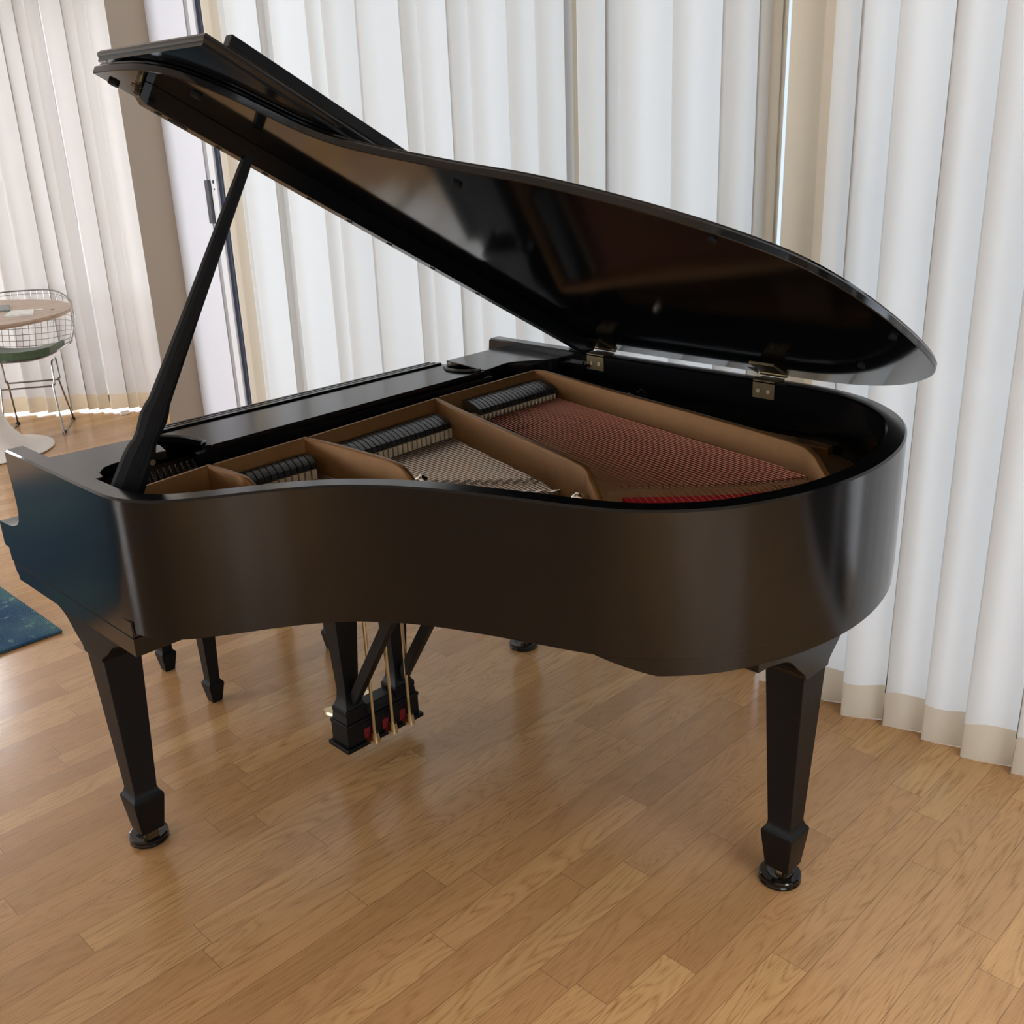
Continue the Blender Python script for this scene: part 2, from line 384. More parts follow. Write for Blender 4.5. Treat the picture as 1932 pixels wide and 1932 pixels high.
# --- legs
def leg(c, face, bracket, name='leg'):
    u, v = c
    bm = bmesh.new()
    sq_loft(bm, c, [(.050, .0272), (.054, .0285), (.138, .0375), (.143, .0378), (.147, .0370), (.153, .0325), (.160, .0295), (.168, .0278), (.54, .0435), (.62, .0435)])
    lg = part(name, bm, EBD, smooth=25, bevel=.0015)
    bm = bmesh.new()
    if face == 'u': prism(bm, bracket[0], 'u', bracket[1], bracket[2])
    else: prism(bm, bracket[0], 'v', bracket[1], bracket[2])
    part('bracket', bm, EBD if face == 'u' else EB, lg, smooth=30, bevel=.0015)
    # caster: fork, wheel
    bm = bmesh.new()
    lathe(bm, P(u, v, 0), [(.012, .044), (.016, .047), (.016, .0515)], 16)
    for d in (-.011, .011): ubox(bm, u + .004 - .014, u + .004 + .014, v + d - .0025, v + d + .0025, .022, .047)
    tube(bm, [P(u + .002, v - .016, .031), P(u + .002, v + .016, .031)], .004, 10)
    cs = part('caster', bm, OLDBRASS, lg)
    bm = bmesh.new(); tube(bm, [P(u + .002, v - .007, .0300), P(u + .002, v + .007, .0300)], .0172, 24); part('caster_wheel', bm, OLDBRASS, lg)
    return lg
def bracket_poly(c, wl, wr, top, tip, bot, hw):
    l = [(c - wl, top), (c - wl, tip), (c - wl + .05, tip - .006), (c - hw - .070, tip - .024), (c - hw - .034, tip - .055), (c - hw - .006, bot + .015), (c - hw, bot)]
    r = [(2 * c - x if False else c + (c - x) * (wr / wl) if abs(c - x) > hw + 1e-6 else c + hw, z) for x, z in l][::-1]
    return [(p.x, p.y) for p in catmull([(a, b, 0) for a, b in l[1:]], 4)][::1] and ([l[0]] + [(p.x, p.y) for p in catmull([(a, b, 0) for a, b in l[1:]], 4)] + [(p.x, p.y) for p in catmull([(a, b, 0) for a, b in r[:-1]], 4)] + [r[-1]])
leg((.088, .155), 'u', (bracket_poly(.155, .215, .235, .6645, .620, .530, .0435), .040, .136))
leg((1.397, .155), 'u', (bracket_poly(.155, .215, .235, .6645, .620, .530, .0435), 1.349, 1.445))
leg((.978, 1.345), 'v', (bracket_poly(.978, .225, .225, .680, .640, .545, .0440), 1.30, 1.3935))
# caster cups: loose things under the casters
cupsrc = None
for (u, v), txt in (((.096, .13), 'glossy black caster cup under the front leg nearest the camera at left'), ((.987, 1.335), 'glossy black caster cup under the single tail leg at right'), ((1.405, .137), 'glossy black caster cup under the far leg, seen below the case')):
    bm = bmesh.new()
    lathe(bm, (0, 0, 0), [(.0, 0.0002), (.044, .0002), (.0465, .003), (.0465, .007), (.0445, .009), (.0465, .011), (.0462, .018), (.043, .0205), (.030, .0205), (.026, .016), (.018, .0122), (.0, .0118)][::1], 40)
    bmesh.ops.remove_doubles(bm, verts=bm.verts[:], dist=1e-5)
    o = obj('caster_cup', bm, CUP); o.location = P(u, v, 0); tag(o, txt, 'caster cup', 'caster cups under the piano legs')

# --- iron frame, soundboard, pin block
def inner_poly(d):
    q = offset(PATH, d)
    pts = []
    for i in range(i0, i1 + 1):
        if q[i].y > .33: pts.append(q[i])
    return pts
bm = bmesh.new(); pl = inner_poly(TH - .002)
prism(bm, [(p.x, p.y) for p in pl] , 'z', .815, .826); part('soundboard', bm, SPRUCE, smooth=0)
bm = bmesh.new()
a_, b_ = inner_poly(TH + .001), inner_poly(TH + .11)
m_ = min(len(a_), len(b_)); rr = []
for k in range(60):
    p = a_[int(k / 59 * (len(a_) - 1))]; q = b_[int(k / 59 * (len(b_) - 1))]
    rr.append([P(p.x, p.y, .838), P(p.x, p.y, .850), P(q.x, q.y, .850), P(q.x, q.y, .838)])
loft(bm, rr); plate = part('iron_plate', bm, GOLD, smooth=40)
bm = bmesh.new(); ubox(bm, .044, 1.441, .08, .300, .80, .897); part('pin_block', bm, pbr('dark_pinblock', (.05, .028, .014), .5, .3), smooth=0)
def wall_strip(name, pts, zt, zb, th, dirn, tops=None):
    """plate rib along polyline pts (u,v); tops = per point top heights"""
    bm = bmesh.new(); q = [Vector(p) for p in pts]; rr = []
    for i, p in enumerate(q):
        t = (q[min(i + 1, len(q) - 1)] - q[max(i - 1, 0)]).normalized(); n = Vector((-t.y, t.x)) * th / 2
        z = tops[i] if tops else zt
        rr.append([P(p.x + n.x * 1.25, p.y + n.y * 1.25, zb), P(p.x + n.x, p.y + n.y, z - .004), P(p.x + n.x * .55, p.y + n.y * .55, z), P(p.x - n.x * .55, p.y - n.y * .55, z), P(p.x - n.x, p.y - n.y, z - .004), P(p.x - n.x * 1.25, p.y - n.y * 1.25, zb)])
    loft(bm, rr); return part(name, bm, GOLD, plate, smooth=50)
def flow(pts, k=8):
    c = catmull([(a, b, z) for a, b, z in pts], k); return [(p.x, p.y) for p in c], [p.z for p in c]
ZS = .950
for a, b in (((.088, .365), (.282, .338)), ((.296, .342), (.53, .330)), ((.545, .334), (.952, .304)), ((.97, .302), (1.33, .292))):
    wall_strip('front_wall', [a, b], ZS, .868, .012, 1)
for pts in ([(.285, .333, ZS), (.291, .39, ZS), (.293, .45, ZS), (.297, .475, ZS - .006), (.303, .51, ZS - .035), (.31, .55, ZS - .08), (.315, .575, .853)],
            [(.535, .325, ZS), (.545, .42, ZS), (.549, .57, ZS), (.549, .64, ZS - .002), (.548, .675, ZS - .014), (.545, .71, ZS - .045), (.541, .75, .865), (.54, .765, .852)],
            [(.958, .300, ZS), (.915, .44, ZS), (.83, .755, ZS), (.772, .955, ZS), (.750, 1.00, ZS - .014), (.735, 1.035, ZS - .045), (.722, 1.07, ZS - .075), (.705, 1.12, .856)],
            [(1.335, .288, ZS), (1.334, .352, ZS + .002), (1.283, .623, ZS), (1.235, .888, ZS), (1.169, 1.193, ZS), (1.145, 1.262, ZS - .008), (1.128, 1.300, ZS - .035), (1.108, 1.345, .880), (1.09, 1.385, .851)]):
    q, z = flow(pts); wall_strip('strut', q, ZS, .852, .015, 1, z)
# nose bolts with domed caps
def frame_bolt(u, v, z0, s=1.):
    bm = bmesh.new()
    lathe(bm, P(u, v, z0), [(.0125 * s, 0), (.0125 * s, .022 * s)], 6)
    lathe(bm, P(u, v, z0 + .022 * s), [(.008 * s, 0), (.008 * s, .005 * s), (.0135 * s, .007 * s), (.0140 * s, .010 * s), (.0115 * s, .014 * s), (.006 * s, .0165 * s), (.004 * s, .0195 * s), (.001, .0205 * s)], 20)
    part('frame_bolt', bm, NICKEL, plate, label='polished nickel bolt')
frame_bolt(.596, .660, .872); frame_bolt(.727, .984, .868); frame_bolt(1.418, .565, .868, .95)
bm = bmesh.new(); ubox(bm, 1.402, 1.441, .42, 1.16, .80, .868); part('plate_flange', bm, GOLD, plate, bevel=.003)
# --- strings
def lerp(a, b, t): return a + (b - a) * t
ZB, ZT = .888, .872
for i in range(36):
    t = i / 35
    a = Vector((lerp(1.352, 1.045, t), .275)); b = Vector((lerp(1.165, .842, t), lerp(1.285, 1.002, t) + .03 * sin(PI * t)))
    d = (b - a).normalized(); c0 = a + d * .085; c1 = b - d * .018; e = b + d * .052
    bm = bmesh.new(); r = lerp(.0021, .0011, t)
    tube(bm, [P(a.x, a.y, ZB), P(b.x, b.y, ZB), P(e.x, e.y, ZB - .018)], .00055, 5)
    tube(bm, [P(c0.x, c0.y, ZB), P(c1.x, c1.y, ZB)], r, 8)
    part('bass_string', bm, COPPER)
def tenor(t):    # front end, bridge end of the unison at t in the middle section
    a = Vector((lerp(.945, .566, t), .275)); b = Vector((lerp(.842, .600, t), lerp(.842, .560, t) + .012 * sin(PI * t))); return a, b
def treb(t):
    a = Vector((lerp(.520, .315, t), .275)); b = Vector((lerp(.545, .325, t), lerp(.530, .415, t))); return a, b
k = 0
stf = bmesh.new()
for i in range(33):
    for j in range(3):
        a, b = tenor((i + (j - 1) * .22) / 32 if 0 < i < 32 else i / 32 + (j - 1) * .004); d = (b - a).normalized(); e = b + d * .085
        bm = bmesh.new(); tube(bm, [P(a.x, a.y, ZT), P(b.x, b.y, ZT), P(e.x, e.y, ZT - .006)], .00062, 4)
        part('steel_string', bm, STEEL); k += 1
for i in range(20):
    for j in range(3):
        a, b = treb((i + (j - 1) * .22) / 19); d = (b - a).normalized(); e = b + d * .06
        tube(stf, [P(a.x, a.y, ZT), P(b.x, b.y, ZT), P(e.x, e.y, ZT - .006)], .00055, 4)
for i in range(16):
    for j in range(3):
        t = (i + (j - 1) * .22) / 15; a = Vector((lerp(.27, .10, t), .29)); e = a + Vector((.0, .20)); tube(stf, [P(a.x, a.y, ZT), P(e.x, e.y, ZT)], .0005, 4)
part('steel_strings', stf, STEEL, kind='stuff')
# bridges
def bridge(pts, w, z0, z1, m=BRIDGE):
    q = [Vector(p) for p in pts]; rr = []
    for i, p in enumerate(q):
        t = (q[min(i + 1, len(q) - 1)] - q[max(i - 1, 0)]).normalized(); n = Vector((-t.y, t.x)) * w / 2
        rr.append([P(p.x + n.x, p.y + n.y, z0), P(p.x + n.x, p.y + n.y, z1), P(p.x - n.x, p.y - n.y, z1), P(p.x - n.x, p.y - n.y, z0)])
    bm = bmesh.new(); loft(bm, rr); return bm
tb = [tenor(t)[1] for t in [x / 10 for x in range(-1, 12)]]
part('tenor_bridge', bridge([(p.x, p.y) for p in tb], .030, .826, ZT - .0015), BRIDGE)
part('treble_bridge', bridge([treb(t)[1] for t in [x / 10 for x in range(-1, 12)]], .026, .826, ZT - .0015), BRIDGE)
bb = [Vector((lerp(1.185, .822, t), lerp(1.300, .985, t) + .03 * sin(PI * t))) for t in [x / 10 for x in range(11)]]
part('bass_bridge', bridge([(p.x, p.y) for p in bb], .018, .826, ZB - .002), BRIDGE)
# bridge pins
bm = bmesh.new()
for i in range(33):
    for j in range(3):
        a, b = tenor((i + (j - 1) * .22) / 32); d = (b - a).normalized()
        for s in (-.010, .010):
            p = b + d * (s + (.008 if i % 2 else 0)); tube(bm, [P(p.x, p.y, ZT - .004), P(p.x + .002, p.y, ZT + .006)], .0011, 5)
part('bridge_pins', bm, STEEL, kind='stuff')
for i in range(36):
    t = i / 35
    b = Vector((lerp(1.165, .842, t), lerp(1.285, 1.002, t) + .03 * sin(PI * t)))
    bm = bmesh.new(); tube(bm, [P(b.x, b.y, ZB - .006), P(b.x - .002, b.y + .001, ZB + .0075)], .0014, 6); part('bridge_pin', bm, NICKEL)
# short steel agraffe bars behind the tenor bridge, each pressing one note's strings
for i in range(22):
    a, b = tenor((i * 1.5) / 32); d = (b - a).normalized(); p = b + d * (.078 + (.010 if i % 2 else 0)); n = Vector((-d.y, d.x))
    bm = bmesh.new()
    for s in (-1, 0, 1):
        q = p + n * s * .0042; tube(bm, [P(q.x - d.x * .011, q.y - d.y * .011, ZT - .003), P(q.x + d.x * .011, q.y + d.y * .011, ZT + .004)], .0016, 5)
    part('hitch_bar', bm, STEEL)
# red felt strip behind the bass bridge
rr = []
for t in [x / 12 for x in range(13)]:
    p = Vector((lerp(1.172, .826, t), lerp(1.314, 1.022, t) + .03 * sin(PI * t)))
    n = Vector((-.55, .835))
    rr.append([P(p.x - n.x * .022, p.y - n.y * .022, .851), P(p.x - n.x * .012, p.y - n.y * .012, .874), P(p.x + n.x * .020, p.y + n.y * .020, .872), P(p.x + n.x * .022, p.y + n.y * .022, .851)])
bm = bmesh.new(); loft(bm, rr); part('hitch_felt', bm, FELTR, label='red felt strip behind the bass bridge', smooth=0)
# small brass plate under the bass rail
bm = bmesh.new(); ubox(bm, 1.30, 1.42, .93, 1.075, .868, .874); part('wood_block', bm, BRIDGE, bevel=.002, label='bare wood block')
# --- dampers
def damper(u, w, v0, v1, zt, wedge):
    bm = bmesh.new()
    rr = []
    for t, dz in ((0, -.007), (.15, -.001), (.4, 0), (.72, -.004), (.98, -.012), (1, -.014)):
        v = lerp(v0, v1, t); sh = lerp(.0, -.020, t) if wedge else lerp(0, -.010, t)
        rr.append([P(u + sh - w / 2, v, zt - .026), P(u + sh - w / 2, v, zt + dz), P(u + sh + w / 2, v, zt + dz), P(u + sh + w / 2, v, zt - .026)])
    loft(bm, rr); d = part('damper', bm, DAMP, smooth=20)
    bm = bmesh.new(); sh = -.021 if wedge else -.011
    zf = (ZB if wedge else ZT)
    if wedge:
        prism(bm, [(u + sh - w * .46, zt - .027), (u + sh + w * .46, zt - .027), (u + sh + w * .06, zf + .001), (u + sh - w * .06, zf + .001)], 'v', v1 - .035, v1 + .003)
    else:
        ubox(bm, u + sh - w * .44, u + sh + w * .44, v1 - .03, v1 + .003, zf + .001, zt - .027)
    part('damper_felt', bm, FELTW, d, smooth=0)
for i in range(20): damper(lerp(1.325, 1.050, i / 19), .0112, .300, .392, .930, True)
for i in range(22): damper(lerp(.925, .600, i / 21), .0124, .316 + .001 * i, .398 + .0008 * i, .922, False)
for i in range(13): damper(lerp(.515, .312, i / 12), .0140, .345, .398, .922, False)
# --- tuning pins beside the lid prop
for i in range(42):
    r, c = divmod(i, 14)
    u = .125 + c * .0145 + r * .004; v = .225 + r * .026 + c * -.0008
    bm = bmesh.new(); tube(bm, [P(u, v, .895), P(u + .003, v - .004, .930)], .0033, 8); part('tuning_pin', bm, PIN)
# --- music desk and its side shelves
ZD = .970
bm = bmesh.new()
lb = [(.0435, .066), (.25, .083), (.262, .18), (.25, .230), (.205, .222), (.135, .226), (.107, .236), (.086, .262), (.080, .290), (.072, .296), (.0435, .292)]
prism(bm, lb, 'z', ZD - .018, ZD); part('desk_shelf', bm, EB, smooth=0, bevel=.0015)
bm = bmesh.new()
rb = [(1.441, .052), (1.441, .302)] + [(p.x, p.y) for p in catmull([(1.418, .303, 0), (1.39, .292, 0), (1.345, .255, 0), (1.30, .228, 0), (1.25, .232, 0), (1.215, .240, 0)], 5)] + [(1.190, .240), (1.190, .215), (1.205, .13), (1.212, .06)]
prism(bm, rb, 'z', ZD - .030, ZD); part('desk_shelf', bm, EB, smooth=30, bevel=.0015)
# panel: right edge with scooped corner, left edge rounded
bm = bmesh.new()
arcL = [(p.x, p.y) for p in catmull([(.300, .085, 0), (.292, .118, 0), (.318, .165, 0), (.330, .215, 0), (.331, .250, 0), (.318, .262, 0), (.332, .278, 0)], 5)]
arcR = [(p.x, p.y) for p in catmull([(1.180, .252, 0), (1.150, .235, 0), (1.128, .205, 0), (1.125, .165, 0), (1.142, .135, 0), (1.170, .120, 0), (1.165, .085, 0)], 5)]
prism(bm, arcL + arcR, 'z', ZD - .012, ZD + .002); desk = part('music_desk', bm, EB, smooth=30, bevel=.001)
bm = bmesh.new()
for v0, v1, z in ((.080, .094, ZD + .0065), (.058, .068, ZD + .004), (.036, .046, ZD + .002)): ubox(bm, .305, 1.165, v0, v1, ZD - .012, z)
ubox(bm, .30, 1.17, .034, .09, ZD - .014, ZD - .003)
part('desk_ledge', bm, EB, desk, smooth=0, bevel=.0015)
bm = bmesh.new(); tube(bm, [P(a, b, ZD + .004) for a, b in arcR[2:-4]], .0055, 8); part('desk_bead', bm, EB, desk)
bm = bmesh.new(); tube(bm, [P(a, b, ZD + .003) for a, b in arcL[3:-4]], .004, 8)
part('desk_bead', bm, EB, desk)
bm = bmesh.new(); ubox(bm, .30, 1.19, .255, .272, .90, ZD - .012); part('desk_rail', bm, EB, smooth=0)
bm = bmesh.new(); ubox(bm, 1.424, 1.4425, .30, .40, .955, .962); tube(bm, [P(1.424, .395, .96), P(1.424, .395, .972)], .003, 8); part('desk_slide', bm, EB)

# --- lid
AL = rad(29.0); HU, HZ = 1.487, 1.002
def LP(s, v, h): return P(HU - s * cos(AL) + h * sin(AL), v, HZ + s * sin(AL) + h * cos(AL))
lo = [(1.470, .280), (1.469, .362), (1.459, .446), (1.428, .515), (1.362, .566), (1.297, .592), (1.238, .614), (1.188, .652), (1.148, .718), (1.113, .797), (1.081, .877), (1.035, 1.010),
      (.966, 1.138), (.890, 1.244), (.826, 1.314), (.750, 1.374), (.654, 1.414), (.540, 1.436), (.425, 1.447), (.327, 1.448), (.255, 1.442), (.208, 1.430), (.155, 1.400), (.088, 1.338), (.042, 1.272), (.006, 1.185), (-.010, 1.09), (-.012, 1.0)]
lo2 = [(p.x, p.y) for p in catmull([(a, b, 0) for a, b in lo], 6)] + [(-.012, .282)]
def inset(poly, d):
    v = [Vector(p) for p in poly]; n = len(v); out = []
    for i in range(n):
        t1 = (v[i] - v[i - 1]).normalized(); t2 = (v[(i + 1) % n] - v[i]).normalized()
        nn = (Vector((-t1.y, t1.x)) + Vector((-t2.y, t2.x)))
        if nn.length < 1e-6: out.append(v[i]); continue
        nn.normalize(); cth = max(.4, nn.dot(Vector((-t1.y, t1.x)))); out.append(v[i] + nn * d / cth)
    return [(p.x, p.y) for p in out]
area = sum(lo2[i][0] * lo2[(i + 1) % len(lo2)][1] - lo2[(i + 1) % len(lo2)][0] * lo2[i][1] for i in range(len(lo2)))
sg = 1 if area > 0 else -1
bm = bmesh.new()
prof = [(-.0015, .0), (.0, .0015), (.0, .0125), (-.002, .0155), (-.005, .0175), (-.0055, .0205), (-.009, .022)]
loft(bm, [[LP(a, b, h) for a, b in inset(lo2, -d * sg)] for d, h in prof])
lid = part('lid', bm, EBL, smooth=30)
# front flap folded back over the lid
bm = bmesh.new()
F = [(1.470, .272), (1.470, .655), (0.0, .655), (0.0, .272)]
loft(bm, [[LP(a, b, h) for a, b in inset(F, d)] for d, h in ((.010, .0235), (.004, .0255), (.004, .031), (.0005, .036), (0, .041), (.003, .046), (.006, .047))])
flap = part('lid_flap', bm, EB, lid, smooth=30)
bm = bmesh.new()
rr = []
for s in (1.425, .02): rr.append([LP(s, .632, .047), LP(s, .632, .069), LP(s, .652, .069), LP(s, .652, .047)])
loft(bm, rr); part('flap_lip', bm, EB, lid, smooth=0, bevel=.0015)
# rail along the underside of the front edge
bm = bmesh.new()
rs = [[LP(s, .384 + c, 0), LP(s, .384 + c, -h), LP(s, .411 - c, -h), LP(s, .411 - c, 0)] for s, c, h in ((1.430, .004, .030), (1.416, 0, .0375), (.06, 0, .0375), (.03, 0, .020))]
loft(bm, rs); rail = part('lid_rail', bm, EB, lid, smooth=0, bevel=.001)
bm = bmesh.new()
def disc(bm, c, ex, ey, n, r1, r2, t):
    a = [c + ex * r1 * cos(2 * PI * i / 20) + ey * r2 * sin(2 * PI * i / 20) for i in range(20)]
    loft(bm, [a, [p + n * t for p in a]])
ES, EV, EN = LP(1, 0, 0) - LP(0, 0, 0), P(0, 1, 0), LP(0, 0, -1) - LP(0, 0, 0)
for s in (1.385, 1.255, 1.145, 1.03, .92, .80, .66, .5, .33): 
    bm = bmesh.new(); disc(bm, LP(s, .397, -.0373), ES, EV, EN, .0075, .005, .0012); part('screw_cup', bm, RUBBER, lid)
bm = bmesh.new(); disc(bm, LP(1.345, .3975, -.0373), ES, EV, EN, .020, .0095, .0012); part('prop_socket', bm, RUBBER, lid)
# rubber bumpers
for s, v in ((1.437, .300), (1.375, .495), (1.030, .832), (.838, 1.265), (.416, 1.42), (.182, 1.262)):
    bm = bmesh.new(); disc(bm, LP(s, v, 0), ES, EV, EN, .0105, .007, .006); part('bumper', bm, RUBBER, lid, label='small black rubber bumper')
# brass prop catch at the rail's end
bm = bmesh.new()
tube(bm, [LP(1.436, .398, 0), LP(1.436, .398, -.010)], .0065, 12); tube(bm, [LP(1.436, .398, -.010), LP(1.436, .402, -.026)], [.004, .0055], 10); tube(bm, [LP(1.428, .400, -.014), LP(1.448, .398, -.014)], .0028, 8)
tube(bm, [LP(1.446, .425, 0), LP(1.446, .425, -.013)], .0048, 10)
part('lid_catch', bm, OLDBRASS, lid, label='aged brass catch')
# hinges
for v in (.425, .960):
    bm = bmesh.new()
    ubox(bm, 1.4395, 1.4425, v - .030, v + .030, .948, .986)            # leaf on the inner face of the rim
    ubox(bm, 1.4395, 1.486, v - .030, v + .030, RT - .0005, RT + .0025)
    box_pts = []
    loft(bm, [[LP(s, v + d, -h) for s, d, h in ((.006, -.034, 0), (.072, -.034, 0), (.072, .034, 0), (.006, .034, 0))], [LP(s, v + d, -.003) for s, d in ((.006, -.034), (.072, -.034), (.072, .034), (.006, .034))]])
    tube(bm, [P(1.484, v - .036, 1.0), P(1.484, v + .036, 1.0)], .0055, 12)
    hg = part('lid_hinge', bm, OLDBRASS, smooth=30, label='brass hinge')
    bm = bmesh.new(); tube(bm, [P(1.482, v - .042, 1.0), P(1.46, v - .085, 1.028), P(1.452, v - .105, 1.036)], [.003, .004, .0055], 8); part('hinge_pin', bm, OLDBRASS, hg)
    bm = bmesh.new()
    for d in (-.014, .014): tube(bm, [P(1.4395, v + d, .966), P(1.4380, v + d, .966)], .0055, 12)
    part('hinge_screw', bm, BRASS, hg)
# --- prop stick, tapered with a notched grip, lying in the plane v = .41
pb = Vector((.052, .935)); ps = LP(1.198, 0, -.030); pt = Vector((ps.x, ps.z))
d = (pt - pb).normalized(); nrm = Vector((-d.y, d.x)); Lp = (pt - pb).length
def prop_sec(t, hw, th=.012, off=0):
    c = pb + d * t
    return c, hw, th
secs = [(-.01, .033), (.03, .0325), (.105, .0305), (.122, .0275), (.136, .0228), (.15, .0218), (.17, .0248), (.188, .0268), (.205, .0245), (.220, .0205), (.27, .0190), (Lp * .55, .0155), (Lp * .97, .0100), (Lp, .0085)]
bm = bmesh.new(); rr = []
for t, hw in secs:
    c = pb + d * t; ch = hw * .35
    ring = []
    for a, b in ((-1, -.55), (-.55, -1), (.55, -1), (1, -.55), (1, .55), (.55, 1), (-.55, 1), (-1, .55)):
        q = c + nrm * (a * hw); ring.append(P(q.x, .410 + b * .0105, q.y))
    rr.append(ring)
loft(bm, rr); prop = part('lid_prop', bm, EBP, smooth=12)
# half-length stick let into the groove
bm = bmesh.new()
path = [pb + d * t for t in (.075, .19, .30, .365)]
rr = []
for q, w in zip(path, (.007, .0075, .0075, .006)):
    rr.append([P(q.x + nrm.x * w, .4205, q.y + nrm.y * w), P(q.x + nrm.x * w * .7, .4228, q.y + nrm.y * w * .7), P(q.x - nrm.x * w * .7, .4228, q.y - nrm.y * w * .7), P(q.x - nrm.x * w, .4205, q.y - nrm.y * w)])
loft(bm, rr); part('half_prop', bm, EBP, prop, smooth=0)
bm = bmesh.new(); q = pb + d * .105 - nrm * .024; tube(bm, [P(q.x, .4195, q.y), P(q.x, .4225, q.y)], .006, 14); part('prop_pivot', bm, OLDBRASS, prop)
bm = bmesh.new(); ubox(bm, .0425, .085, .385, .434, .905, .932); tube(bm, [P(.05, .37, .965), P(.05, .40, .968), P(.06, .412, .966)], .004, 8); part('prop_bracket', bm, OLDBRASS)

# --- pedal lyre
bm = bmesh.new()
c = (.725, .234)
sq_loft(bm, c, [(.05, .131, .044), (.062, .131, .044)])
sq_loft(bm, c, [(.062, .122, .036), (.118, .122, .036), (.120, .124, .038), (.128, .124, .038), (.130, .118, .032), (.138, .116, .030), (.146, .108, .024), (.152, .106, .022), (.156, .106, .022)])
lyre = part('pedal_lyre', bm, EBD, smooth=20, bevel=.001)
for uu_ in (.642, .808):
    bm = bmesh.new()
    sq_loft(bm, (uu_, .234), [(.130, .036, .033), (.150, .033, .031), (.154, .034, .032), (.166, .034, .032), (.168, .031, .029), (.176, .028, .026), (.19, .0235, .0215), (.215, .0215, .020), (.42, .0335, .027), (.665, .038, .031)])
    part('lyre_post', bm, EBD, lyre, smooth=20, bevel=.001)
    bm = bmesh.new()
    rr = []
    for v, z, h in ((.258, .185, .010), (.266, .20, .0125), (.52, .60, .0125), (.565, .668, .0125)):
        rr.append([P(uu_ - .010, v - h, z + h * .6), P(uu_ + .010, v - h, z + h * .6), P(uu_ + .010, v + h, z - h * .6), P(uu_ - .010, v + h, z - h * .6)])
    loft(bm, rr); part('lyre_brace', bm, EBD, lyre, smooth=0, bevel=.001)
bm = bmesh.new(); ubox(bm, .55, .90, .16, .62, .648, .6645); part('lyre_top_block', bm, EBD, lyre, bevel=.002)
for u_ in (.680, .742, .802):
    bm = bmesh.new()
    rr = []
    for v, hw, z, h in ((.198, .007, .070, .004), (.155, .007, .073, .004), (.125, .010, .073, .004), (.105, .016, .071, .004), (.085, .0195, .069, .004), (.068, .016, .067, .0035), (.060, .008, .066, .003)):
        rr.append([P(u_ - hw, v, z - h), P(u_ + hw, v, z - h), P(u_ + hw * .85, v, z + h), P(u_ - hw * .85, v, z + h)])
    loft(bm, rr); part('pedal', bm, BRASS, lyre, smooth=60)
    bm = bmesh.new(); tube(bm, [P(u_, .283, .082), P(u_ , .283, .66)], .0046, 10); part('pedal_rod', bm, BRASS, lyre)
    bm = bmesh.new(); lathe(bm, P(u_, .285, .054), [(.0130, 0), (.0105, .026), (.0105, .030)], 18); part('rod_ferrule', bm, BRASS, lyre)
    bm = bmesh.new(); ubox(bm, u_ - .024, u_ - .004, .2695, .2710, .069, .098); part('pedal_felt', bm, FELTD, lyre, label='red felt bushing')
    bm = bmesh.new(); ubox(bm, u_ - .022, u_ + .004, .268, .292, .0625, .068); part('pedal_tail', bm, BRASS, lyre)

# ------------------------------------------------------------------ piano bench behind the pedals
bench = thing('piano_bench', 'black piano bench with tapered spade-foot legs, under the keyboard end of the piano', 'bench', P(.765, -.475, 0))
bb_ = bench.location
def bpart(name, bm, m, **kw):
    bmesh.ops.translate(bm, verts=bm.verts[:], vec=-bb_); return obj(name, bm, m, bench, **kw)
for u_, v_ in ((.548, -.335), (.548, -.625), (.985, -.335), (.985, -.625)):
    bm = bmesh.new(); sq_loft(bm, (u_, v_), [(.0005, .0155), (.055, .024), (.062, .0245), (.072, .017), (.08, .0165), (.40, .026), (.43, .026)]); bpart('leg', bm, EBD, smooth=20)
bm = bmesh.new(); ubox(bm, .525, 1.008, -.648, -.312, .405, .452); bpart('apron', bm, EBD, bevel=.003)
bm = bmesh.new(); ubox(bm, .51, 1.023, -.663, -.297, .452, .49); bpart('seat', bm, EBD, bevel=.008)

# ------------------------------------------------------------------ blue rug and pale runner
bm = bmesh.new(); ubox(bm, -2.2, .43, -3.05, -1.152, .0005, .012); r = obj('area_rug', bm, RUG, bevel=.004)
tag(r, 'blue and teal flecked rug on the oak floor at the left edge', 'rug')
bm = bmesh.new(); ubox(bm, -.9, .70, -3.22, -3.16, 0.0, .03) if False else None
# ------------------------------------------------------------------ dining table, chair, papers
TC = P(1.148, -3.685, 0)
table = thing('tulip_table', 'round wood-topped dining table on a white flared pedestal', 'table', TC)
bm = bmesh.new()
lathe(bm, (0, 0, 0), [(.285, .0005), (.297, .006), (.295, .012), (.25, .020), (.19, .036), (.135, .072), (.095, .125), (.066, .20), (.05, .30), (.045, .42), (.05, .55), (.07, .66), (.12, .72), (.22, .728), (.24, .7295)], 48)
obj('pedestal', bm, TULIP, table, smooth=60)
bm = bmesh.new(); lathe(bm, (0, 0, 0), [(.48, .7295), (.508, .735), (.515, .744), (.515, .752), (.512, .756)], 72); obj('table_top', bm, TABLEW, table, smooth=40)
def flat(name, pts, z, t, m, lab, cat):
    cx = sum(p[0] for p in pts) / len(pts); cy = sum(p[1] for p in pts) / len(pts)
    bm = bmesh.new(); loft(bm, [[Vector((p[0] - cx, -(p[1] - cy), 0)) for p in pts], [Vector((p[0] - cx, -(p[1] - cy), t)) for p in pts]])
    o = obj(name, bm, m, smooth=0); o.location = P(cx, cy, z); tag(o, lab, cat); return o
ZTT = .7562
flat('magazine', [(1.30, -3.86), (1.41, -3.80), (1.335, -3.60), (1.19, -3.66)], ZTT, .008, PAPERD, 'dark printed magazine lying on the round table, farther back', 'magazine')
flat('magazine', [(1.325, -3.555), (1.425, -3.50), (1.36, -3.345), (1.235, -3.41)], ZTT, .009, PAPER, 'pale printed booklet near the front edge of the round table', 'magazine')
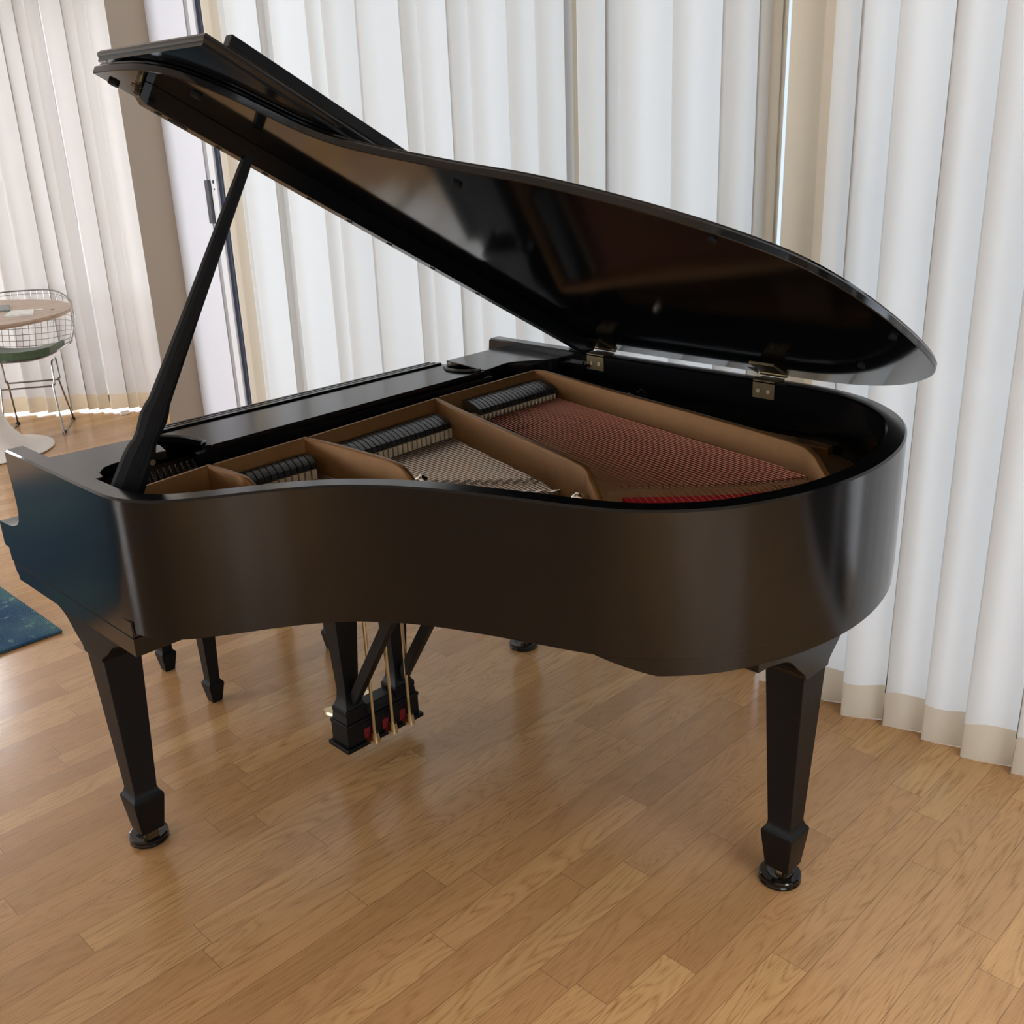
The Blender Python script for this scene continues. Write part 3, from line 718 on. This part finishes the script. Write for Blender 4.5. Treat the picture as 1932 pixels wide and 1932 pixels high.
flat('paper_slip', [(1.44, -3.53), (1.475, -3.52), (1.47, -3.485), (1.435, -3.49)], ZTT, .0015, PAPER, 'white paper scrap to the right of the pale booklet on the table', 'paper')
flat('coaster', [(1.49, -3.45), (1.508, -3.441), (1.5, -3.425), (1.483, -3.434)], ZTT, .003, PAPERD, 'tiny dark square near the right rim of the round table', 'coaster')

CB = rad(0)
cb = Vector((.54, .84)).normalized()      # world XY direction to the chair's back
chair = thing('wire_chair', 'chrome wire chair with a green seat pad behind the round table', 'chair', P(1.49, -3.945, 0), math.atan2(cb.y, cb.x) - PI / 2)
def shell(a, b):
    """a -1..1 across, b 0..1 seat front to back top; local x right, y back, z up"""
    if b < .5:
        t = b / .5; y = -.24 + t * .36; z = .455 - .035 * t; w = .225 + .03 * t
        z += .075 * abs(a) ** 2.6 * (0.6 + .4 * t); x = w * a
    else:
        t = (b - .5) / .5; y = .12 + .10 * sin(t * PI / 2) + .06 * t; z = .420 + .36 * t ** 1.0 - .02 * sin(t * PI)
        w = .255 + .020 * sin(t * PI * .8); x = w * a
        y -= .10 * abs(a) ** 2.4 * (1 - .25 * t); z += .075 * abs(a) ** 2.6 * (1 - t) - .07 * abs(a) ** 5 * t
    return Vector((x, y, z))
bm = bmesh.new()
for i in range(-7, 8):
    a = i / 7.5; tube(bm, [shell(a, b / 20) for b in range(21)], .0018, 5)
for j in range(0, 21):
    b = j / 20.5; tube(bm, [shell(a / 8, b) for a in range(-8, 9)], .0018, 5)
obj('wire_grid', bm, CHROME, chair)
rim = [shell(a / 10, 0) for a in range(-10, 11)] + [shell(1, b / 24) for b in range(1, 25)] + [shell(1 - a / 10, 1) for a in range(1, 21)] + [shell(-1, 1 - b / 24) for b in range(1, 24)]
bm = bmesh.new(); tube(bm, rim, .0042, 8, closed=True); obj('rim_wire', bm, CHROME, chair)
bm = bmesh.new()
top = [[shell(a / 6 * .82, .03 + b / 8 * .43) + Vector((0, 0, .052 - .010 * (abs(a) / 6) ** 4)) for a in range(-6, 7)] for b in range(9)]
bot = [[p - Vector((0, 0, .044)) for p in r_] for r_ in top]
ring = []
tv = [[bm.verts.new(p) for p in r_] for r_ in top]; bv = [[bm.verts.new(p) for p in r_] for r_ in bot]
for g, fl in ((tv, 0), (bv, 1)):
    for i in range(8):
        for j in range(12): bm.faces.new((g[i][j], g[i][j + 1], g[i + 1][j + 1], g[i + 1][j]))
per = [(0, j) for j in range(13)] + [(i, 12) for i in range(1, 9)] + [(8, j) for j in range(11, -1, -1)] + [(i, 0) for i in range(7, 0, -1)]
for (i, j), (k_, l_) in zip(per, per[1:] + per[:1]): bm.faces.new((tv[i][j], tv[k_][l_], bv[k_][l_], bv[i][j]))
obj('seat_pad', bm, CUSH, chair, smooth=50, label='green felt seat pad')
for s in (-1, 1):
    bm = bmesh.new()
    tube(bm, catmull([(s * .155, -.04, .415), (s * .150, -.075, .40), (s * .150, -.10, .285), (s * .142, -.11, .27), (s * .16, -.145, .012), (s * .16, -.141, .006), (s * .16, .18, .006), (s * .16, .184, .012), (s * .142, .075, .27), (s * .150, .065, .285), (s * .150, .055, .40), (s * .155, .03, .415)], 4), .0055, 8)
    obj('sled_leg', bm, CHROME, chair)
    for y in (-.125, .175):
        bm = bmesh.new(); box(bm, (s * .16 - .009, y - .016, .0005), (s * .16 + .009, y + .016, .012)); obj('glide', bm, RUBBER, chair)
bm = bmesh.new()
tube(bm, [(-.141, -.105, .277), (.141, -.105, .277)], .005, 8); tube(bm, [(-.141, .07, .277), (.141, .07, .277)], .005, 8)
obj('cross_bar', bm, CHROME, chair)

# ------------------------------------------------------------------ room shell
def W2(x, y):   # photo-plane ground coordinates -> world XY
    dx, dy = x + 1.07600405, y - 2.13000444
    u = dx * .71212841 + dy * .70204923; v = dx * .70204923 - dy * .71212841
    return Vector((u, -v))
CZ = 2.72
bm = bmesh.new(); box(bm, (-5.2, -5.6, -.1), (6.5, 10.2, 0)); struct('floor', bm, FLOOR, smooth=0)
bm = bmesh.new(); box(bm, (-5.2, -5.6, CZ), (6.5, 10.2, CZ + .12)); struct('ceiling', bm, CEILM, smooth=0)
# window wall on the right: solid strips around a tall opening (Y -4.3 .. 2.35)
bm = bmesh.new()
box(bm, (1.95, -5.6, 0), (2.09, -4.3, CZ)); box(bm, (1.95, -4.3, 2.45), (2.09, 2.44, CZ)); box(bm, (1.95, 2.44, 0), (2.09, 2.80, CZ))
struct('wall_right', bm, TRIMW, smooth=0)
bm = bmesh.new(); loft(bm, [[Vector((q[0], q[1], z)) for q in ((1.752, 2.80), (2.09, 2.80), (2.09, 3.1), (1.905, 3.1))] for z in (0, CZ)]); struct('wall_middle', bm, COLM, smooth=0)
# sliding door beside the column
bm = bmesh.new()
box(bm, (1.955, 2.398, .0), (2.0, 2.438, 2.45)); 
d1 = struct('door_1', bm, ALUG, smooth=0)
bm = bmesh.new(); box(bm, (1.945, 2.346, .02), (1.985, 2.397, 2.44)); obj('door_stile', bm, ALUW, d1, bevel=.003)
bm = bmesh.new(); box(bm, (1.957, 2.339, .02), (1.985, 2.3455, 2.44)); obj('gasket', bm, NAVY, d1)
bm = bmesh.new(); box(bm, (1.93, 2.400, 1.20), (1.956, 2.432, 1.40)); obj('door_handle', bm, pbr('dark_latch', (.10, .10, .11), .4, .4), d1, bevel=.002, label='dark latch plate')
bm = bmesh.new(); box(bm, (1.9425, 2.364, 1.385), (1.9455, 2.378, 1.40)); box(bm, (1.9425, 2.366, 1.355), (1.9455, 2.374, 1.363)); obj('lock_screw', bm, NAVY, d1)
bm = bmesh.new(); box(bm, (1.966, .9, .06), (1.972, 2.334, 2.40)); obj('glass_pane', bm, GLASS, d1)
bm = bmesh.new()
for y in (-4.3, -2.6, -.85, .86): box(bm, (1.95, y, 0), (2.01, y + .05, 2.45))
box(bm, (1.95, -4.25, 0), (2.01, .86, .06)); box(bm, (1.95, -4.25, 2.39), (2.01, .86, 2.45))
w1 = struct('window_1', bm, ALUW, smooth=0)
bm = bmesh.new(); box(bm, (1.977, -4.25, .06), (1.983, .86, 2.39)); obj('glass_pane', bm, GLASS, w1)
# angled window wall at the far left (45 degrees)
A = W2(-6.6, 6.72); B = W2(-1.0, 6.72); T = (B - A).normalized(); NN = Vector((T.y, -T.x))
def slab(bm, s0, s1, d0, d1, z0, z1):
    p = [A + T * s + NN * dd for s, dd in ((s0, d0), (s1, d0), (s1, d1), (s0, d1))]
    loft(bm, [[Vector((q.x, q.y, z0)) for q in p], [Vector((q.x, q.y, z1)) for q in p]])
if NN.dot(Vector((-.73, -2.27)) - A) > 0: NN = -NN     # NN points outdoors
bm = bmesh.new(); slab(bm, 0, .9, 0, .14, 0, CZ); slab(bm, .9, 5.1, 0, .14, 2.45, CZ); slab(bm, 5.1, 5.6, 0, .14, 0, CZ); struct('wall_left', bm, WALLM, smooth=0)
bm = bmesh.new()
for s in (.9, 2.3, 3.7, 5.05): slab(bm, s, s + .05, .02, .08, 0, 2.45)
slab(bm, .95, 5.05, .02, .08, 0, .05); slab(bm, .95, 5.05, .02, .08, 2.40, 2.45)
w2 = struct('window_2', bm, ALUW, smooth=0)
bm = bmesh.new(); slab(bm, .95, 5.05, .047, .053, .05, 2.40); obj('glass_pane', bm, GLASS, w2)
# wall linking column and angled wall (out of sight), back and far walls
bm = bmesh.new(); loft(bm, [[Vector((q[0], q[1], z)) for q in ((2.0, 3.05), (2.12, 3.05), (B.x + .12, B.y), (B.x, B.y))] for z in (0, CZ)]); struct('wall_outer', bm, WALLM, smooth=0)
bm = bmesh.new(); box(bm, (-5.2, -5.6, 0), (-5.06, 2.4, CZ)); box(bm, (-5.2, 6.8, 0), (-5.06, 10.2, CZ)); box(bm, (-5.2, 2.4, 0), (-5.06, 6.8, .5)); box(bm, (-5.2, 2.4, 2.4), (-5.06, 6.8, CZ)); struct('wall_far', bm, WALLM, smooth=0)
bm = bmesh.new()
for y in (2.4, 3.85, 5.3, 6.75): box(bm, (-5.16, y, .5), (-5.08, y + .05, 2.4))
box(bm, (-5.16, 2.45, .5), (-5.08, 6.75, .55)); box(bm, (-5.16, 2.45, 2.35), (-5.08, 6.75, 2.4))
w5 = struct('fill_window', bm, ALUW, smooth=0)  # made-up window, added to let extra light onto the left floor
bm = bmesh.new(); box(bm, (-5.123, 2.45, .55), (-5.117, 6.75, 2.35)); obj('glass_pane', bm, GLASS, w5)
bm = bmesh.new()
box(bm, (-5.06, -5.6, 0), (-3.6, -5.46, CZ)); box(bm, (1.0, -5.6, 0), (1.95, -5.46, CZ)); box(bm, (-3.6, -5.6, 2.5), (1.0, -5.46, CZ)); box(bm, (-3.6, -5.6, 0), (1.0, -5.46, .5))
struct('wall_back', bm, WALLM, smooth=0)
bm = bmesh.new()
for x in (-3.6, -2.07, -.53, .95): box(bm, (x, -5.58, .5), (x + .05, -5.50, 2.5))
box(bm, (-3.55, -5.58, .5), (.95, -5.5, .55)); box(bm, (-3.55, -5.58, 2.45), (.95, -5.5, 2.5))
w4 = struct('window_4', bm, ALUW, smooth=0)
bm = bmesh.new(); box(bm, (-3.55, -5.545, .55), (.95, -5.539, 2.45)); obj('glass_pane', bm, GLASS, w4)
# made-up skylight behind the camera, a frame for the added overhead fill lamp
bm = bmesh.new()
for x0, x1, y0, y1 in ((-3.1, -3.0, -5.1, -2.7), (1.0, 1.1, -5.1, -2.7), (-3.1, 1.1, -5.1, -5.0), (-3.1, 1.1, -2.8, -2.7)): box(bm, (x0, y0, 2.60), (x1, y1, CZ))
w3 = struct('fill_skylight', bm, ALUW, smooth=0)
bm = bmesh.new(); box(bm, (-3.0, -5.0, 2.66), (1.0, -2.8, 2.666)); obj('glass_pane', bm, GLASS, w3)

# ------------------------------------------------------------------ curtains
def curtain(name, label, folds, amp, to_world, zb, zt, hem, group, side=(None, None), seed=1, cloth=None, gatherdepth=1.0, lift=None):
    """folds: positions along the wall where a pleat bulges towards the room; to_world(s, d) -> XY"""
    rnd = random.Random(seed)
    base_prof = catmull([(-.015, .93, 0), (0, 1, 0), (.10, .95, 0), (.40, .66, 0), (.75, .33, 0), (1.0, .10, 0), (1.095, .04, 0), (1.105, .13, 0), (1.04, .55, 0), (.985, .93, 0), (1, 1, 0)], 2)[2:-2]
    K = len(base_prof); ss, dd = [], []
    for i in range(len(folds) - 1):
        a, b = folds[i], folds[i + 1]; w = b - a
        A_ = min(amp, w * .75) * rnd.uniform(.85, 1.1)
        for p in (base_prof if i < len(folds) - 2 else [q for q in base_prof if q.x < .99 and q.y > .1]): ss.append(a + w * p.x); dd.append(A_ * p.y)
    while len(ss) < K * (len(folds) - 1) + 1: ss.append(folds[-1] - .0005 * (K * (len(folds) - 1) - len(ss))); dd.append(A_ * .12)
    n = len(ss); w0, w1 = folds[0], folds[-1]
    drift = [rnd.uniform(-1, 1) for _ in range(len(folds) + 2)]
    rows = [zb, zb + .02, zb + hem * .5, zb + hem] + [zb + hem + (zt - zb - hem) * (k / 14) for k in range(1, 15)]
    def pt(i, z):
        t = (z - zb) / (zt - zb); f = drift[i // K]
        g = lerp(drift[i // K], drift[i // K + 1], (i % K) / K)
        s = ss[i] + g * .010 * (1 - t); d = dd[i] * (1.0 + .25 * g * (1 - t)) + .006 * sin(3.1 * t + 5 * g)
        zz = z
        if z <= zb + hem + 1e-6: zz = z + (.004 * sin(i * .9) if z > zb + .001 else 0)
        if lift: zz += lift(s) * max(0, 1 - (z - zb) / .6)
        q = to_world(s, d); return Vector((q.x, q.y, zz))
    ci = n // 2; base = to_world(ss[ci], 0); root = thing(name, label, 'curtain', (base.x, base.y, 0), 0, group)
    off = Vector((base.x, base.y, 0))
    def grid(nm, i0_, i1_, zr, m, push=0):
        bm = bmesh.new()
        g = [[bm.verts.new(pt(i, z) - off) for i in range(i0_, i1_ + 1)] for z in zr]
        for a_, b_ in zip(g, g[1:]):
            for j in range(len(a_) - 1): bm.faces.new((a_[j], a_[j + 1], b_[j + 1], b_[j]))
        return obj(nm, bm, m, root, smooth=180, recalc=False)
    l = int((side[0] or 0) * K); r_ = n - 1 - int((side[1] or 0) * K)
    grid('panel', l, r_, rows[3:], cloth or SHEER)
    if side[0]: grid('side_hem', 0, l, rows[3:], HEM)
    if side[1]: grid('side_hem', r_, n - 1, rows[3:], HEM)
    grid('hem', 0, n - 1, rows[:4], HEML if cloth else HEM)
    return root
CU = 1.765
def right_w(s, d): return Vector((CU - d, -s))
f1 = [-1.895, -1.82, -1.74, -1.655, -1.445, -1.373, -1.151, -1.024, -.835, -.614, -.514, -.374, -.268, -.116, -.001, .106]
f2 = [.110, .158, .253, .327, .493, .652, .745, .786]
f3 = [.830, .925, 1.01, 1.1, 1.227, 1.332, 1.447, 1.57, 1.68, 1.80, 1.93]
curtain('curtain', 'white floor-length curtain behind the raised lid, nearest the sliding door', f1, .085, right_w, .0015, 2.5, .105, 'white curtains along the piano side', side=(1.5, .5), seed=3)
curtain('curtain', 'white curtain panel above the middle of the raised lid, between two seams', f2, .085, right_w, .0015, 2.5, .105, 'white curtains along the piano side', side=(.9, .9), seed=5)
curtain('curtain', 'white curtain at the right edge, falling past the tail to a beige hem', f3, .065, right_w, .0015, 2.5, .105, 'white curtains along the piano side', side=(1.2, 0), seed=8)
def left_w(s, d): return W2(s, 6.42 - d)
f4 = [-3.62, -3.45, -3.30, -3.15, -3.0, -2.88, -2.728, -2.637, -2.576, -2.50]
f5 = [-2.49, -2.377, -2.316, -2.249, -2.139, -2.03, -1.92, -1.80]
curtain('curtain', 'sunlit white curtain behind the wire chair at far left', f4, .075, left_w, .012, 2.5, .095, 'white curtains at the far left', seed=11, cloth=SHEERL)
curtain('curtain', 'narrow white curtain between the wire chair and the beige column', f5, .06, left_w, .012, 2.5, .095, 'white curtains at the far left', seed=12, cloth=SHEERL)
bm = bmesh.new(); box(bm, (-.028, -.012, .0), (.028, .012, .022)); o = obj('door_stopper', bm, TULIP, bevel=.003)
q = W2(-2.375, 6.27); o.location = (q.x, q.y, 0); tag(o, 'small white block on the floor below the narrow curtain', 'door stop')

# ------------------------------------------------------------------ light
def area(name, loc, rot, sx, sy, power, col):
    l = bpy.data.lights.new(name, 'AREA'); l.shape = 'RECTANGLE'; l.size = sx; l.size_y = sy; l.energy = power; l.color = col
    o = bpy.data.objects.new(name, l); COL.objects.link(o); o.location = loc; o.rotation_euler = rot; return o
area('daylight_right', (2.5, -.95, 1.35), (0, rad(90), 0), 2.7, 7.0, 100, (.96, .985, 1))
mid = (A + B) / 2 + NN * .55
area('daylight_left', (mid.x, mid.y, 1.35), (rad(90), 0, math.atan2(NN.x, -NN.y)), 5.2, 2.7, 600, (1, .985, .975))
area('fill_above', (-1.0, -3.9, 2.70), (0, 0, 0), 4.0, 2.2, 230, (1, .95, .87))  # added overhead fill lamp under the ceiling, set in the made-up skylight
area('daylight_back', (-1.3, -5.85, 1.5), (rad(90), 0, 0), 4.5, 1.9, 90, (1, .96, .89))
area('fill_far', (-5.5, 4.6, 1.45), (0, rad(-90), 0), 1.9, 4.4, 380, (1, .98, .95))  # added fill lamp outside the made-up window, brightens floor and legs from the left
w = bpy.data.worlds.new('sky'); S.world = w; w.use_nodes = True
nt = w.node_tree; bg = nt.nodes['Background']; bg.inputs['Color'].default_value = (.80, .90, 1, 1); bg.inputs['Strength'].default_value = 1.0

# ------------------------------------------------------------------ camera
pitch, roll = rad(20.551039), rad(-2.314724)
X = Vector((1, 0, 0)); F = Vector((0, cos(pitch), -sin(pitch))); U = Vector((0, sin(pitch), cos(pitch)))
Rr = X * cos(roll) + U * sin(roll); Uu = -X * sin(roll) + U * cos(roll)
def cv(a):
    return Vector((a.x * cos(YAW) + a.y * sin(YAW), -(a.x * sin(YAW) - a.y * cos(YAW)), a.z))
r_, u_, f_ = cv(Rr), cv(Uu), cv(F)
cam = bpy.data.cameras.new('camera'); co = bpy.data.objects.new('camera', cam); COL.objects.link(co)
M = Matrix(((r_.x, u_.x, -f_.x, -.72911493), (r_.y, u_.y, -f_.y, -2.2722445), (r_.z, u_.z, -f_.z, 1.6), (0, 0, 0, 1)))
co.matrix_world = M
cam.sensor_fit = 'HORIZONTAL'; cam.sensor_width = 36; cam.lens = 36 * 1955.42 / 1932; cam.clip_start = .05
S.camera = co
S.view_settings.view_transform = 'Standard'; S.view_settings.look = 'None'; S.view_settings.gamma = 1; S.view_settings.exposure = .22
S.view_settings.use_curve_mapping = False
S.cycles.use_denoising = True
S.cycles.max_bounces = 10; S.cycles.diffuse_bounces = 5; S.cycles.transparent_max_bounces = 12
S.cycles.sample_clamp_indirect = 6
